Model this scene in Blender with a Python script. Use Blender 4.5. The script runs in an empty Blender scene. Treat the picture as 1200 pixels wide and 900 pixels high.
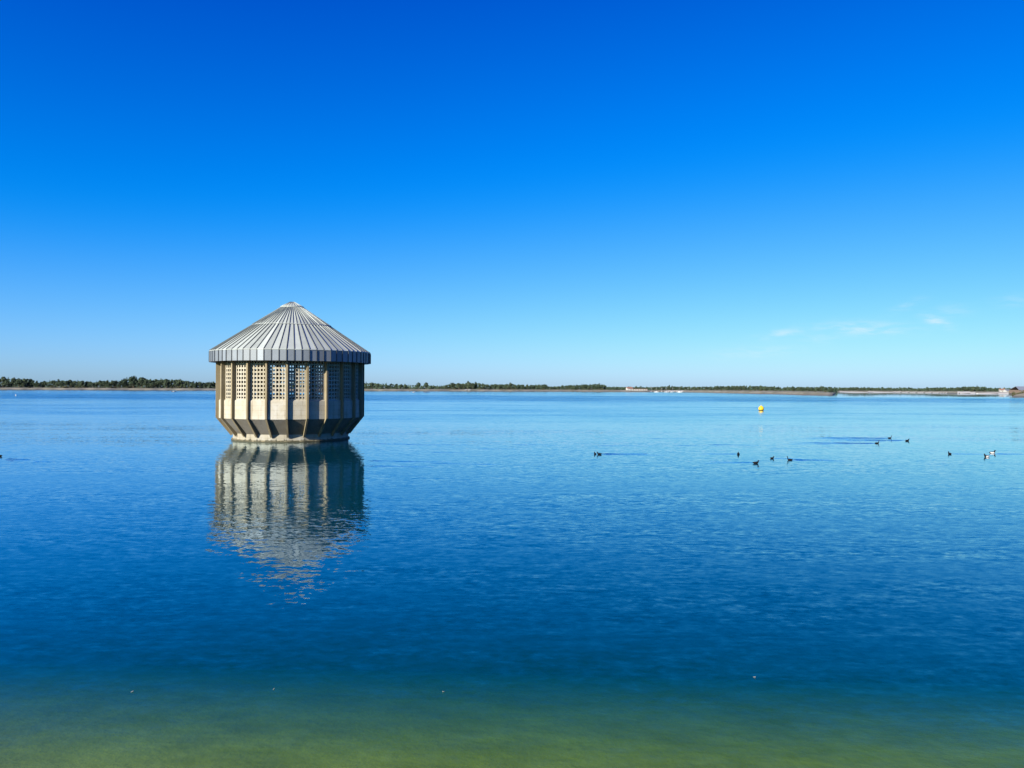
import bpy, math, random
from mathutils import Vector, Matrix

rnd = random.Random(7)
SC = bpy.context.scene
COL = SC.collection
PI = math.pi
R = math.radians

# ------------------------------------------------------------------ camera
F = 900.0                       # focal length in photograph pixels (1200 wide)
EYE = Vector((0, 0, 4.5))
PITCH, ROLL = R(0.344), R(0.23)
cam_data = bpy.data.cameras.new('camera')
cam = bpy.data.objects.new('camera', cam_data)
COL.objects.link(cam)
cam_data.sensor_width = 36.0
cam_data.lens = 36.0 * F / 1200.0
cam_data.clip_start, cam_data.clip_end = 0.1, 30000
CAM_ROT = (Matrix.Rotation(PI/2 + PITCH, 4, 'X') @ Matrix.Rotation(ROLL, 4, 'Z'))
cam.matrix_world = Matrix.Translation(EYE) @ CAM_ROT
SC.camera = cam

def ray(px, py):
    return (CAM_ROT @ Vector(((px-600)/F, -(py-450)/F, -1))).normalized()
def on_water(px, py):
    d = ray(px, py)
    t = -EYE.z/d.z
    return EYE + d*t
def horizon(px):
    return 455.4 + 0.004*(px-600)
def spot(px, dist):              # a place at a bearing and a depth from the bank
    return Vector(((px-600)/F*dist, dist, 0))

# ------------------------------------------------------------------ helpers
def tag(o, label=None, cat=None, group=None, kind=None):
    if label: o['label'] = label
    if cat: o['category'] = cat
    if group: o['group'] = group
    if kind: o['kind'] = kind
    return o

def empty(name, loc=(0, 0, 0), rz=0.0):
    o = bpy.data.objects.new(name, None)
    o.empty_display_size = 0.5
    COL.objects.link(o)
    o.location = loc
    o.rotation_euler = (0, 0, rz)
    return o

class MB:
    def __init__(s):
        s.v, s.f, s.m, s.sm = [], [], [], []
    def add(s, vs, fs, mi=0, smooth=False):
        b = len(s.v)
        s.v += [tuple(x) for x in vs]
        for f in fs:
            s.f.append([b+i for i in f]); s.m.append(mi); s.sm.append(smooth)
        return b
    def box(s, c, size, mi=0, M=None):
        x, y, z = size[0]/2, size[1]/2, size[2]/2
        vs = [Vector((sx*x, sy*y, sz*z)) for sz in (-1, 1) for sy in (-1, 1) for sx in (-1, 1)]
        if M is not None: vs = [M @ v for v in vs]
        vs = [v + Vector(c) for v in vs]
        s.add(vs, [(0, 2, 3, 1), (4, 5, 7, 6), (0, 1, 5, 4), (2, 6, 7, 3), (0, 4, 6, 2), (1, 3, 7, 5)], mi)
    def loft(s, rings, mi=0, caps=True, smooth=False, closed=True):
        n = len(rings[0])
        vs = [p for r in rings for p in r]
        fs = []
        for i in range(len(rings)-1):
            for j in range(n if closed else n-1):
                a, b = i*n+j, i*n+(j+1) % n
                fs.append((a, b, b+n, a+n))
        if caps:
            fs.append(tuple(reversed(range(n))))
            fs.append(tuple(range((len(rings)-1)*n, len(rings)*n)))
        s.add(vs, fs, mi, smooth)
    def tube(s, p0, p1, r0, r1, n=8, mi=0, smooth=True):
        p0, p1 = Vector(p0), Vector(p1)
        d = (p1-p0).normalized()
        a = d.orthogonal().normalized(); b = d.cross(a)
        ring = lambda p, r: [p + a*(r*math.cos(2*PI*k/n)) + b*(r*math.sin(2*PI*k/n)) for k in range(n)]
        s.loft([ring(p0, r0), ring(p1, r1)], mi, True, smooth)
    def mesh(s, name, mats):
        me = bpy.data.meshes.new(name)
        me.from_pydata(s.v, [], s.f)
        for m in (mats if isinstance(mats, (list, tuple)) else [mats]):
            me.materials.append(m)
        me.polygons.foreach_set('material_index', s.m)
        me.polygons.foreach_set('use_smooth', s.sm)
        me.update()
        return me
    def build(s, name, mats, parent=None):
        return link(name, s.mesh(name, mats), parent)

def link(name, me, parent=None):
    o = bpy.data.objects.new(name, me)
    COL.objects.link(o)
    if parent: o.parent = parent
    return o

def kids(o):
    return [c for c in bpy.data.objects if c.parent is o]

# ------------------------------------------------------------------ materials
class NT:
    def __init__(s, tree):
        s.t = tree; s.n = tree.nodes; s.l = tree.links
    def new(s, typ, **kw):
        nd = s.n.new(typ)
        for k, v in kw.items():
            if k.startswith('in_'):
                key = k[3:]
                nd.inputs[int(key) if key.isdigit() else key.replace('_', ' ')].default_value = v
            else: setattr(nd, k, v)
        return nd
    def math(s, op, a, b=None, c=None, clamp=False):
        nd = s.n.new('ShaderNodeMath'); nd.operation = op; nd.use_clamp = clamp
        for i, x in enumerate((a, b, c)):
            if x is None: continue
            if isinstance(x, (int, float)): nd.inputs[i].default_value = x
            else: s.l.new(x, nd.inputs[i])
        return nd.outputs[0]
    def mapr(s, v, a, b, c, d, typ='SMOOTHSTEP'):
        nd = s.n.new('ShaderNodeMapRange'); nd.interpolation_type = typ
        s.l.new(v, nd.inputs[0])
        for i, x in enumerate((a, b, c, d)): nd.inputs[i+1].default_value = x
        return nd.outputs[0]
    def noise(s, vec, scale, detail=3, rough=0.5, dim='3D'):
        nd = s.n.new('ShaderNodeTexNoise'); nd.noise_dimensions = dim
        nd.inputs['Scale'].default_value = scale
        nd.inputs['Detail'].default_value = detail
        nd.inputs['Roughness'].default_value = rough
        s.l.new(vec, nd.inputs['Vector'])
        return nd
    def mapping(s, vec, scale=(1, 1, 1), rot=(0, 0, 0), loc=(0, 0, 0)):
        nd = s.n.new('ShaderNodeMapping')
        nd.inputs['Scale'].default_value = scale
        nd.inputs['Rotation'].default_value = rot
        nd.inputs['Location'].default_value = loc
        s.l.new(vec, nd.inputs['Vector'])
        return nd.outputs[0]
    def mix(s, f, a, b, blend='MIX'):
        nd = s.n.new('ShaderNodeMix'); nd.data_type = 'RGBA'; nd.blend_type = blend
        for key, x in ((0, f), (6, a), (7, b)):
            if isinstance(x, (int, float)): nd.inputs[key].default_value = x
            elif isinstance(x, tuple): nd.inputs[key].default_value = (*x, 1) if len(x) == 3 else x
            else: s.l.new(x, nd.inputs[key])
        return nd.outputs[2]
    def link(s, a, b): s.l.new(a, b)

def newmat(name):
    m = bpy.data.materials.new(name)
    m.use_nodes = True
    t = NT(m.node_tree)
    bsdf = t.n['Principled BSDF']
    return m, t, bsdf

def simple(name, col, rough=0.6, metal=0.0, var=0.12, scale=3.0):
    m, t, b = newmat(name)
    tc = t.new('ShaderNodeTexCoord')
    nz = t.noise(tc.outputs['Object'], scale, 4)
    dark = tuple(c*(1-var) for c in col); lite = tuple(min(1, c*(1+var)) for c in col)
    t.link(t.mix(nz.outputs[0], dark, lite), b.inputs['Base Color'])
    b.inputs['Roughness'].default_value = rough
    b.inputs['Metallic'].default_value = metal
    return m

def concrete(name, col, stain, streak=0.5, lines=True, bump=0.25, tide=None):
    m, t, b = newmat(name)
    geo = t.new('ShaderNodeNewGeometry')
    P = geo.outputs['Position']
    big = t.noise(P, 0.9, 4, 0.6).outputs[0]
    fine = t.noise(P, 14, 5, 0.65).outputs[0]
    strk = t.noise(t.mapping(P, (3.4, 3.4, 0.3)), 1.0, 4, 0.6).outputs[0]
    c = t.mix(t.mapr(big, 0.35, 0.65, 0, 0.8), col, (col[0]*0.80, col[1]*0.74, col[2]*0.62))
    c = t.mix(t.math('MULTIPLY', t.mapr(strk, 0.52, 0.72, 0, 1), streak), c, stain)
    c = t.mix(t.mapr(fine, 0.55, 0.8, 0, 0.35), c, tuple(x*0.6 for x in col))
    tco = t.new('ShaderNodeTexCoord'); so_ = t.new('ShaderNodeSeparateXYZ'); t.link(tco.outputs['Object'], so_.inputs[0])
    bay = t.math('FLOOR', t.math('MULTIPLY', t.math('ADD', t.math('ARCTAN2', so_.outputs[1], so_.outputs[0]), 2*PI + 3.5*PI/180), 24/(2*PI)))
    oi = t.new('ShaderNodeObjectInfo')
    cb = t.new('ShaderNodeCombineXYZ'); t.link(bay, cb.inputs[0]); t.link(oi.outputs['Random'], cb.inputs[1])
    wn = t.new('ShaderNodeTexWhiteNoise'); wn.noise_dimensions = '3D'; t.link(cb.outputs[0], wn.inputs[0])
    c = t.mix(t.math('MULTIPLY', wn.outputs[0], 0.6), c, (col[0]*0.72, col[1]*0.68, col[2]*0.58))   # each casting its own tone
    h = fine
    if lines:                                   # board-marked pour lines
        sep = t.new('ShaderNodeSeparateXYZ'); t.link(P, sep.inputs[0])
        wob = t.math('MULTIPLY_ADD', big, 0.12, sep.outputs[2])
        fr = t.math('FRACT', t.math('MULTIPLY', wob, 2.6))
        ln = t.math('MULTIPLY', t.math('LESS_THAN', fr, 0.09), 0.5)
        c = t.mix(t.math('MULTIPLY', ln, t.mapr(strk, 0.35, 0.6, 0.1, 0.9)), c, stain)
        h = t.math('SUBTRACT', fine, ln)
    if tide:                                    # ragged dark algae at the waterline
        sz = t.new('ShaderNodeSeparateXYZ'); t.link(P, sz.inputs[0])
        zz = t.math('MULTIPLY_ADD', strk, -0.5, t.math('MULTIPLY_ADD', fine, -0.2, sz.outputs[2]))
        c = t.mix(t.mapr(zz, tide-0.42, tide-0.30, 0.9, 0), c, (0.035, 0.035, 0.018))
    t.link(c, b.inputs['Base Color'])
    b.inputs['Roughness'].default_value = 0.85
    bp = t.new('ShaderNodeBump', in_Strength=bump, in_Distance=0.03)
    t.link(h, bp.inputs['Height']); t.link(bp.outputs[0], b.inputs['Normal'])
    return m

M = {}
M['concrete'] = concrete('board_marked_concrete', (0.45, 0.425, 0.365), (0.20, 0.155, 0.10), 0.8)
M['lattice'] = concrete('cast_lattice_concrete', (0.45, 0.42, 0.35), (0.18, 0.145, 0.095), 0.7)
M['fin'] = concrete('ochre_concrete', (0.245, 0.205, 0.13), (0.08, 0.06, 0.035), 0.5, lines=False)
M['corbel'] = concrete('exposed_aggregate', (0.17, 0.16, 0.145), (0.07, 0.065, 0.06), 0.6, lines=False, bump=0.6)
M['base'] = concrete('pale_waterline_concrete', (0.37, 0.35, 0.30), (0.10, 0.085, 0.06), 0.6, tide=0.17)
M['plinth'] = concrete('algae_stained_concrete', (0.24, 0.21, 0.14), (0.07, 0.06, 0.03), 0.8, tide=0.14)
M['interior'] = concrete('plain_concrete', (0.20, 0.19, 0.17), (0.12, 0.11, 0.09), 0.3, lines=False)

def zinc(name, col, metal, rough, joint_shade):
    m, t, b = newmat(name)
    tc = t.new('ShaderNodeTexCoord'); P = tc.outputs['Object']
    sep = t.new('ShaderNodeSeparateXYZ'); t.link(P, sep.inputs[0])
    ang = t.math('ARCTAN2', sep.outputs[1], sep.outputs[0])
    panf = t.math('MULTIPLY', t.math('ADD', ang, 2*PI + 3.5*PI/180), 72/(2*PI))
    pan = t.math('FLOOR', panf)
    cmb = t.new('ShaderNodeCombineXYZ'); t.link(pan, cmb.inputs[0])
    wn = t.new('ShaderNodeTexWhiteNoise'); wn.noise_dimensions = '3D'; t.link(cmb.outputs[0], wn.inputs[0])
    nz = t.noise(P, 2.2, 5, 0.6).outputs[0]
    k = t.math('MULTIPLY_ADD', wn.outputs[0], 0.6, t.math('MULTIPLY', nz, 0.5))
    c = t.mix(k, tuple(c*0.66 for c in col), tuple(c*1.22 for c in col))
    jd = t.math('ABSOLUTE', t.math('SUBTRACT', t.math('FRACT', t.math('ADD', panf, 0.5)), 0.5))   # recess shadow of the seams, painted as dark lines along the joints
    c = t.mix(t.mapr(jd, 0.05, joint_shade, 0.85, 0), c, tuple(c*0.25 for c in col))
    t.link(c, b.inputs['Base Color'])
    b.inputs['Metallic'].default_value = metal
    t.link(t.math('MULTIPLY_ADD', nz, 0.2, rough), b.inputs['Roughness'])
    return m
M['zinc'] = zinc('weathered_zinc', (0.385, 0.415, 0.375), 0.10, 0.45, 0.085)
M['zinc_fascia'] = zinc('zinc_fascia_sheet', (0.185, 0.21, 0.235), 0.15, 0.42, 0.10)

# water: Fresnel mix of mirror and clear; normals carry the ripples
def water_material():
    m = bpy.data.materials.new('lake_water'); m.use_nodes = True
    t = NT(m.node_tree); t.n.clear()
    out = t.new('ShaderNodeOutputMaterial')
    geo = t.new('ShaderNodeNewGeometry')
    P, N = geo.outputs['Position'], geo.outputs['Normal']
    sep = t.new('ShaderNodeSeparateXYZ'); t.link(P, sep.inputs[0])
    Y = sep.outputs[1]
    # wind patches: calm glassy water and ruffled bands (world space, metres)
    warp = t.noise(t.mapping(P, (0.004, 0.012, 1)), 1.0, 3).outputs[0]
    Yw = t.math('MULTIPLY', Y, t.math('MULTIPLY_ADD', t.math('SUBTRACT', warp, 0.5), 0.55, 1.0))
    ramp = t.new('ShaderNodeValToRGB')
    u = t.math('DIVIDE', t.math('LOGARITHM', t.math('MAXIMUM', Yw, 5.0), 10.0), 4.0)  # log10(y)/4
    t.link(u, ramp.inputs[0])
    e = ramp.color_ramp.elements
    def pos(y): return math.log10(y)/4
    pts = [(5, 0.12), (16, 0.115), (38, 0.105), (52, 0.10), (76, 0.16), (125, 0.25), (180, 0.30), (230, 0.27), (270, 0.42), (300, 0.85),
           (470, 0.75), (560, 0.30), (700, 0.42), (900, 0.22), (2500, 0.20)]
    while len(e) > 1: e.remove(e[-1])
    e[0].position = pos(pts[0][0]); e[0].color = (pts[0][1],)*3 + (1,)
    for y, v in pts[1:]:
        q = e.new(pos(y)); q.color = (v, v, v, 1)
    patch = t.noise(t.mapping(P, (0.02, 0.06, 1)), 1.0, 3).outputs[0]
    amp = t.math('MULTIPLY', ramp.outputs[0], t.mapr(patch, 0.3, 0.7, 1.9, 4.3))
    lane = t.noise(t.mapping(P, (0.05, 0.22, 1), (0, 0, 0.15)), 1.0, 4, 0.6).outputs[0]
    amp = t.math('MULTIPLY', amp, t.mapr(lane, 0.36, 0.64, 0.72, 1.3))   # wind lanes
    cat = t.noise(t.mapping(P, (0.5, 0.9, 1), (0, 0, -0.3)), 1.0, 3, 0.55).outputs[0]
    amp = t.math('MULTIPLY', amp, t.mapr(cat, 0.35, 0.65, 0.78, 1.22))
    lee = t.math('MULTIPLY', t.mapr(t.math('DIVIDE', sep.outputs[0], t.math('MAXIMUM', Y, 1.0)), 0.36, 0.44, 0, 0.95), t.mapr(Y, 380, 560, 0, 1))
    amp = t.math('MULTIPLY', amp, t.math('SUBTRACT', 1.0, lee))       # sheltered water behind the spit
    def slopes(scale, stretch, rot, gain, det, seed):
        v = t.mapping(P, (scale*stretch, scale, 1), (0, 0, rot), (seed*7.3, seed*3.1, seed))
        nz = t.noise(v, 1.0, det, 0.55)
        sub = t.new('ShaderNodeVectorMath', operation='SUBTRACT'); t.link(nz.outputs['Color'], sub.inputs[0])
        sub.inputs[1].default_value = (0.5, 0.5, 0.5)
        mul = t.new('ShaderNodeVectorMath', operation='MULTIPLY'); t.link(sub.outputs[0], mul.inputs[0])
        mul.inputs[1].default_value = (gain*0.7, gain, 0)
        return mul.outputs[0]
    def addv(a, b):
        nd = t.new('ShaderNodeVectorMath', operation='ADD'); t.link(a, nd.inputs[0]); t.link(b, nd.inputs[1]); return nd.outputs[0]
    s1 = slopes(5.2, 0.62, 0.32, 0.32, 2, 1)
    s2 = slopes(1.7, 0.6, -0.22, 0.075, 2, 2)
    s3 = slopes(0.35, 0.45, 0.12, 0.018, 2, 3)
    add = t.new('ShaderNodeVectorMath', operation='ADD'); s1 = addv(s1, slopes(12.0, 0.7, 0.5, 0.17, 2, 4)); s1 = addv(s1, slopes(6.5, 0.13, 0.30, 0.13, 2, 5)); s1 = addv(s1, slopes(3.0, 0.2, -0.25, 0.08, 2, 6)); t.link(s1, add.inputs[0]); t.link(s2, add.inputs[1])
    add2 = t.new('ShaderNodeVectorMath', operation='ADD'); t.link(add.outputs[0], add2.inputs[0]); t.link(s3, add2.inputs[1])
    sc = t.new('ShaderNodeVectorMath', operation='SCALE'); t.link(add2.outputs[0], sc.inputs[0]); t.link(amp, sc.inputs['Scale'])
    # far out only the wave faces turned to the bank show, their backs are hidden behind the crests
    far = t.mapr(Y, 66, 140, 0, 1)
    s3d = t.new('ShaderNodeSeparateXYZ'); t.link(sc.outputs[0], s3d.inputs[0])
    face = t.math('MULTIPLY', t.math('ABSOLUTE', s3d.outputs[1]), -1.25)
    ymix = t.math('ADD', t.math('MULTIPLY', face, far), t.math('MULTIPLY', s3d.outputs[1], t.math('SUBTRACT', 1.0, far)))
    sl = t.new('ShaderNodeCombineXYZ'); t.link(s3d.outputs[0], sl.inputs[0]); t.link(ymix, sl.inputs[1])
    ad3 = t.new('ShaderNodeVectorMath', operation='ADD'); t.link(N, ad3.inputs[0]); t.link(sl.outputs[0], ad3.inputs[1])
    nrm = t.new('ShaderNodeVectorMath', operation='NORMALIZE'); t.link(ad3.outputs[0], nrm.inputs[0])
    dot = t.new('ShaderNodeVectorMath', operation='DOT_PRODUCT'); t.link(nrm.outputs[0], dot.inputs[0]); t.link(geo.outputs['Incoming'], dot.inputs[1])
    cosv = t.math('MAXIMUM', dot.outputs['Value'], 0.0)
    fres = t.math('POWER', t.math('SUBTRACT', 1.0, cosv, clamp=True), t.math('MULTIPLY_ADD', cosv, 7.5, 2.5), clamp=True)
    gl = t.new('ShaderNodeBsdfGlossy'); gl.inputs['Roughness'].default_value = 0.012; gl.inputs['Color'].default_value = (0.80, 0.92, 1.0, 1)
    t.link(nrm.outputs[0], gl.inputs['Normal'])
    tr = t.new('ShaderNodeBsdfTransparent')
    mx = t.new('ShaderNodeMixShader')
    t.link(fres, mx.inputs[0]); t.link(tr.outputs[0], mx.inputs[1]); t.link(gl.outputs[0], mx.inputs[2])
    t.link(mx.outputs[0], out.inputs['Surface'])
    return m
M['water'] = water_material()

def body_material(name, scol, sden, acol, aden):
    m = bpy.data.materials.new(name); m.use_nodes = True
    t = NT(m.node_tree); t.n.clear()
    out = t.new('ShaderNodeOutputMaterial')
    sca = t.new('ShaderNodeVolumeScatter'); ab = t.new('ShaderNodeVolumeAbsorption')
    add = t.new('ShaderNodeAddShader')
    sca.inputs['Color'].default_value = (*scol, 1); sca.inputs['Density'].default_value = sden
    sca.inputs['Anisotropy'].default_value = 0.0
    ab.inputs['Color'].default_value = (*acol, 1); ab.inputs['Density'].default_value = aden
    t.link(sca.outputs[0], add.inputs[0]); t.link(ab.outputs[0], add.inputs[1])
    t.link(add.outputs[0], out.inputs['Volume'])
    return m
M['body'] = body_material('deep_blue_water', (0.0, 0.50, 1.0), 0.048, (0.07, 0.55, 0.45), 0.45)
M['shallows'] = body_material('green_shallow_water', (0.08, 1.0, 0.40), 0.024, (0.34, 0.74, 0.06), 0.46)

def ground_material():
    m, t, b = newmat('lake_bed_and_shore')
    geo = t.new('ShaderNodeNewGeometry'); P = geo.outputs['Position']
    sep = t.new('ShaderNodeSeparateXYZ'); t.link(P, sep.inputs[0]); Z = sep.outputs[2]
    n1 = t.noise(P, 0.06, 4, 0.6).outputs[0]
    n2 = t.noise(P, 0.8, 6, 0.68).outputs[0]
    n3 = t.noise(P, 9, 4, 0.6).outputs[0]
    bed = t.mix(t.mapr(n2, 0.25, 0.75, 0, 1), (0.15, 0.175, 0.03), (0.27, 0.29, 0.06))
    bed = t.mix(t.mapr(n3, 0.55, 0.75, 0, 0.4), bed, (0.09, 0.10, 0.03))
    land = t.mix(t.mapr(n1, 0.4, 0.62, 0, 1), (0.23, 0.205, 0.145), (0.14, 0.13, 0.075))
    zz = t.math('MULTIPLY_ADD', n1, 0.9, Z)
    land = t.mix(t.mapr(zz, 0.9, 1.7, 1, 0), land, (0.10, 0.095, 0.085))
    land = t.mix(t.mapr(zz, 3.3, 3.5, 0, 0.85), land, (0.08, 0.085, 0.035))
    c = t.mix(t.mapr(Z, -0.25, 0.15, 0, 1), bed, land)
    t.link(c, b.inputs['Base Color']); b.inputs['Roughness'].default_value = 0.95
    bp = t.new('ShaderNodeBump', in_Strength=0.4, in_Distance=0.1)
    t.link(n2, bp.inputs['Height']); t.link(bp.outputs[0], b.inputs['Normal'])
    return m
M['ground'] = ground_material()
M['sand'] = simple('pale_sand', (0.45, 0.42, 0.36), 0.95, var=0.1, scale=0.05)

def foliage(name, a, bcol):
    m, t, b = newmat(name)
    oi = t.new('ShaderNodeObjectInfo'); geo = t.new('ShaderNodeNewGeometry')
    nz = t.noise(geo.outputs['Position'], 0.35, 3).outputs[0]
    k = t.math('ADD', t.math('MULTIPLY', oi.outputs['Random'], 0.55), t.math('MULTIPLY', nz, 0.5))
    t.link(t.mix(k, a, bcol), b.inputs['Base Color'])
    b.inputs['Roughness'].default_value = 0.75
    b.inputs['Specular IOR Level'].default_value = 0.2
    return m
M['leaf'] = foliage('broadleaf_foliage', (0.020, 0.040, 0.024), (0.070, 0.092, 0.050))
M['needle'] = foliage('conifer_foliage', (0.020, 0.042, 0.026), (0.045, 0.070, 0.035))
M['scrub'] = foliage('scrub_foliage', (0.055, 0.060, 0.026), (0.12, 0.115, 0.06))
M['bark'] = simple('bark', (0.10, 0.075, 0.05), 0.9)

# ------------------------------------------------------------------ world and sun
SUN_EL, SUN_AZ = R(22), R(221)                       # azimuth clockwise from +Y
sun_dir = Vector((math.sin(SUN_AZ)*math.cos(SUN_EL), math.cos(SUN_AZ)*math.cos(SUN_EL), math.sin(SUN_EL)))
def make_world():
    w = bpy.data.worlds.new('World'); SC.world = w; w.use_nodes = True
    t = NT(w.node_tree); bg = t.n['Background']
    sky = t.new('ShaderNodeTexSky'); sky.sky_type = 'NISHITA'; sky.sun_disc = False
    sky.sun_elevation, sky.sun_rotation = SUN_EL, SUN_AZ
    sky.air_density, sky.dust_density, sky.ozone_density = 1.0, 0.3, 3.0
    tc = t.new('ShaderNodeTexCoord'); D = tc.outputs['Generated']
    sx = t.new('ShaderNodeSeparateXYZ'); t.link(D, sx.inputs[0])
    even = t.new('ShaderNodeVectorMath', operation='SCALE'); t.link(sky.outputs[0], even.inputs[0])
    t.link(t.math('MULTIPLY_ADD', sx.outputs[0], -0.17, 1.0), even.inputs['Scale'])
    sep = t.new('ShaderNodeSeparateColor'); t.link(even.outputs[0], sep.inputs[0])
    # a deeper, more saturated print of the same clear sky
    r = t.math('SMOOTH_MAX', t.math('MULTIPLY_ADD', sep.outputs[0], 1.0, -2.0), 0.0, 0.5)
    g = t.math('MAXIMUM', t.math('MULTIPLY_ADD', sep.outputs[1], 1.27, -1.3), 0.15)
    b = t.math('SMOOTH_MIN', t.math('MULTIPLY', sep.outputs[2], 1.95), 10.3, 2.5)
    cmb = t.new('ShaderNodeCombineColor')
    for i, x in enumerate((r, g, b)): t.link(x, cmb.inputs[i])
    # thin wisps of cirrus low over the right-hand shore
    az = t.math('ARCTAN2', sx.outputs[0], sx.outputs[1]); el = t.math('ARCSINE', sx.outputs[2])
    total = None
    for px, py, wx, wy, sl, k in ((915, 391, 18, 4, 0.12, .22), (1012, 385, 36, 6, -0.05, .25), (1098, 377, 11, 4, -0.4, .30),
                                  (1062, 358, 14, 4, 0.35, .10), (885, 413, 40, 6, 0.05, .10), (1115, 365, 14, 6, 0, .09),
                                  (960, 397, 14, 4, 0.0, .12), (1188, 353, 14, 6, 0, .08)):
        d = ray(px, py); a0, e0 = math.atan2(d.x, d.y), math.asin(d.z)
        da = t.math('SUBTRACT', az, a0)
        de = t.math('SUBTRACT', t.math('SUBTRACT', el, e0), t.math('MULTIPLY', da, sl))
        q = t.math('ADD', t.math('POWER', t.math('ABSOLUTE', t.math('DIVIDE', da, wx/F)), 2.0),
                   t.math('POWER', t.math('ABSOLUTE', t.math('DIVIDE', de, wy/F)), 2.0))
        gmask = t.math('MULTIPLY', t.math('EXPONENT', t.math('MULTIPLY', q, -0.8)), k*1.05)
        total = gmask if total is None else t.math('ADD', total, gmask)
    av = t.new('ShaderNodeCombineXYZ'); t.link(az, av.inputs[0]); t.link(el, av.inputs[1])
    streak = t.noise(t.mapping(av.outputs[0], (38, 170, 1), (0, 0, 0.12)), 1.0, 4, 0.6).outputs[0]
    mask = t.math('MULTIPLY', total, t.mapr(streak, 0.35, 0.65, 0.15, 1.5))
    t.link(t.mix(mask, cmb.outputs[0], (9.2, 9.8, 10.2)), bg.inputs['Color'])
    bg.inputs['Strength'].default_value = 0.0485
make_world()
sd = bpy.data.lights.new('sun', 'SUN'); sd.energy = 5.0; sd.angle = R(0.5); sd.color = (1.0, 0.94, 0.83)
so = bpy.data.objects.new('sun', sd); COL.objects.link(so)
so.rotation_euler = (-sun_dir).to_track_quat('-Z', 'Y').to_euler(); so.location = (-60, -60, 60)

# ------------------------------------------------------------------ ground, shore and water
SHORE = [(-9000, 200), (-2500, 420), (-900, 900), (0, 1090), (425, 1120), (660, 1190), (790, 1190), (815, 1090), (880, 800),
         (940, 640), (970, 600), (976, 620), (978, 700), (981, 1380), (1050, 1400), (1100, 1200), (1125, 1060),
         (1182, 1045), (1184, 900), (1186, 545), (1300, 420), (1700, 330), (2500, 250), (9000, 160)]
def interp(tab, x):
    if x <= tab[0][0]: return tab[0][1]
    for (a, u), (b, v) in zip(tab, tab[1:]):
        if x <= b: return u + (v-u)*(x-a)/(b-a)
    return tab[-1][1]
def hash2(a, b):
    return (math.sin(a*12.9898 + b*78.233)*43758.5453) % 1.0
def wob(px):
    return 10*math.sin(px*0.05) + 7*math.sin(px*0.131+1) + 4*math.sin(px*0.37+2)
def shore_dist(px):
    return interp(SHORE, px) + (wob(px) if -900 < px < 984 else 0)
BANK_A = R(3.0)
def ground_z(x, y):
    s = y*math.cos(BANK_A) + x*math.sin(BANK_A) - 6.8
    zb = max(-0.105*s - 0.009*s*s, -7.0) if s > 0 else min(-0.40*s, 3.0)
    if y > 1:
        px = 600 + F*x/y
        t = y - shore_dist(px)
        if 800 < px < 984:            # the low spit ends in the lake, open water behind its tip
            t = max(min(t, (980.5-px)/F*y*2.0), y - (1190 + (px-800)/180*190))
        elif 1183.5 < px < 1500:      # so does the near point
            t = max(min(t, (px-1184.5)/F*y*2.0), y - 1045)
        zf = max(0.12*t, -7.0) if t < 0 else (3.0*(1-math.exp(-t/11.0)) + min(max(t-60, 0)*0.004, 4.0))
        if t > 0: zf += 0.25*math.sin(x*0.09)*min(t/20, 1)
        return max(zb, zf)
    return zb

def make_ground():
    pxs = [-9000, -5000, -3200, -2200, -1600, -1200, -900, -700, -500, -300, -200, -100]
    pxs += [i*3.0 for i in range(-20, 430)]
    pxs += [973+.5*i for i in range(22)] + [1182.4+.5*i for i in range(14)]
    pxs += [1300, 1330, 1380, 1450, 1550, 1700, 1900, 2200, 2800, 3600, 5000, 9000]
    pxs = sorted(set(pxs))
    ys = [4+0.6*i for i in range(60)] + [42, 48, 56, 70, 100, 150, 200] + [220+20*i for i in range(15)] \
        + [520+9*i for i in range(120)] + [1610, 1660, 1750, 1900, 2100, 2400, 2900, 3600, 4600]
    ys = sorted(set(ys))
    mb = MB(); nx = len(pxs); vs = []; fs = []; mi = []
    for y in ys:
        for px in pxs:
            x = (px-600)/F*y
            vs.append((x, y, ground_z(x, y)))
    for i in range(len(ys)-1):
        for j in range(nx-1):
            a = i*nx+j
            fs.append((a, a+1, a+1+nx, a+nx))
            pm = (pxs[j]+pxs[j+1])/2
            zc = sum(vs[k][2] for k in fs[-1])/4
            sand = (1121 < pm < 1182 and 0.0 < zc < (3.0 if pm < 1136 else 1.7)) or (985 < pm < 1110 and 0.0 < zc < 1.3 and ys[i] > 1000) \
                or (780 < pm < 800 and 0.9 < zc < 2.4 and ys[i] > 1000)
            mi.append(1 if sand else 0)
    mb.v, mb.f, mb.m, mb.sm = vs, fs, mi, [True]*len(fs)
    # the bank under and behind the viewpoint, joined to the first row of the sheet
    b = len(mb.v)
    back = [3.2, 1.5, 0, -0.7, -3, -30, -400, -3000]
    xs = [(px-600)/F*ys[0] for px in pxs]
    for y in back:
        for x in xs:
            k = 1 if y > 0 else 1 + min(-y, 3000)*0.02
            mb.v.append((x*k, y, ground_z(x, y)))
    rows = [0] + [b + i*nx for i in range(len(back))]
    for r0, r1 in zip(rows, rows[1:]):
        for j in range(nx-1):
            mb.f.append((r1+j, r1+j+1, r0+j+1, r0+j)); mb.m.append(0); mb.sm.append(True)
    o = mb.build('ground', [M['ground'], M['sand']])
    tag(o, 'shallow lake bed rising to the low tan beach and wooded land of the far shore', 'ground', kind='structure')
make_ground()

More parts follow.
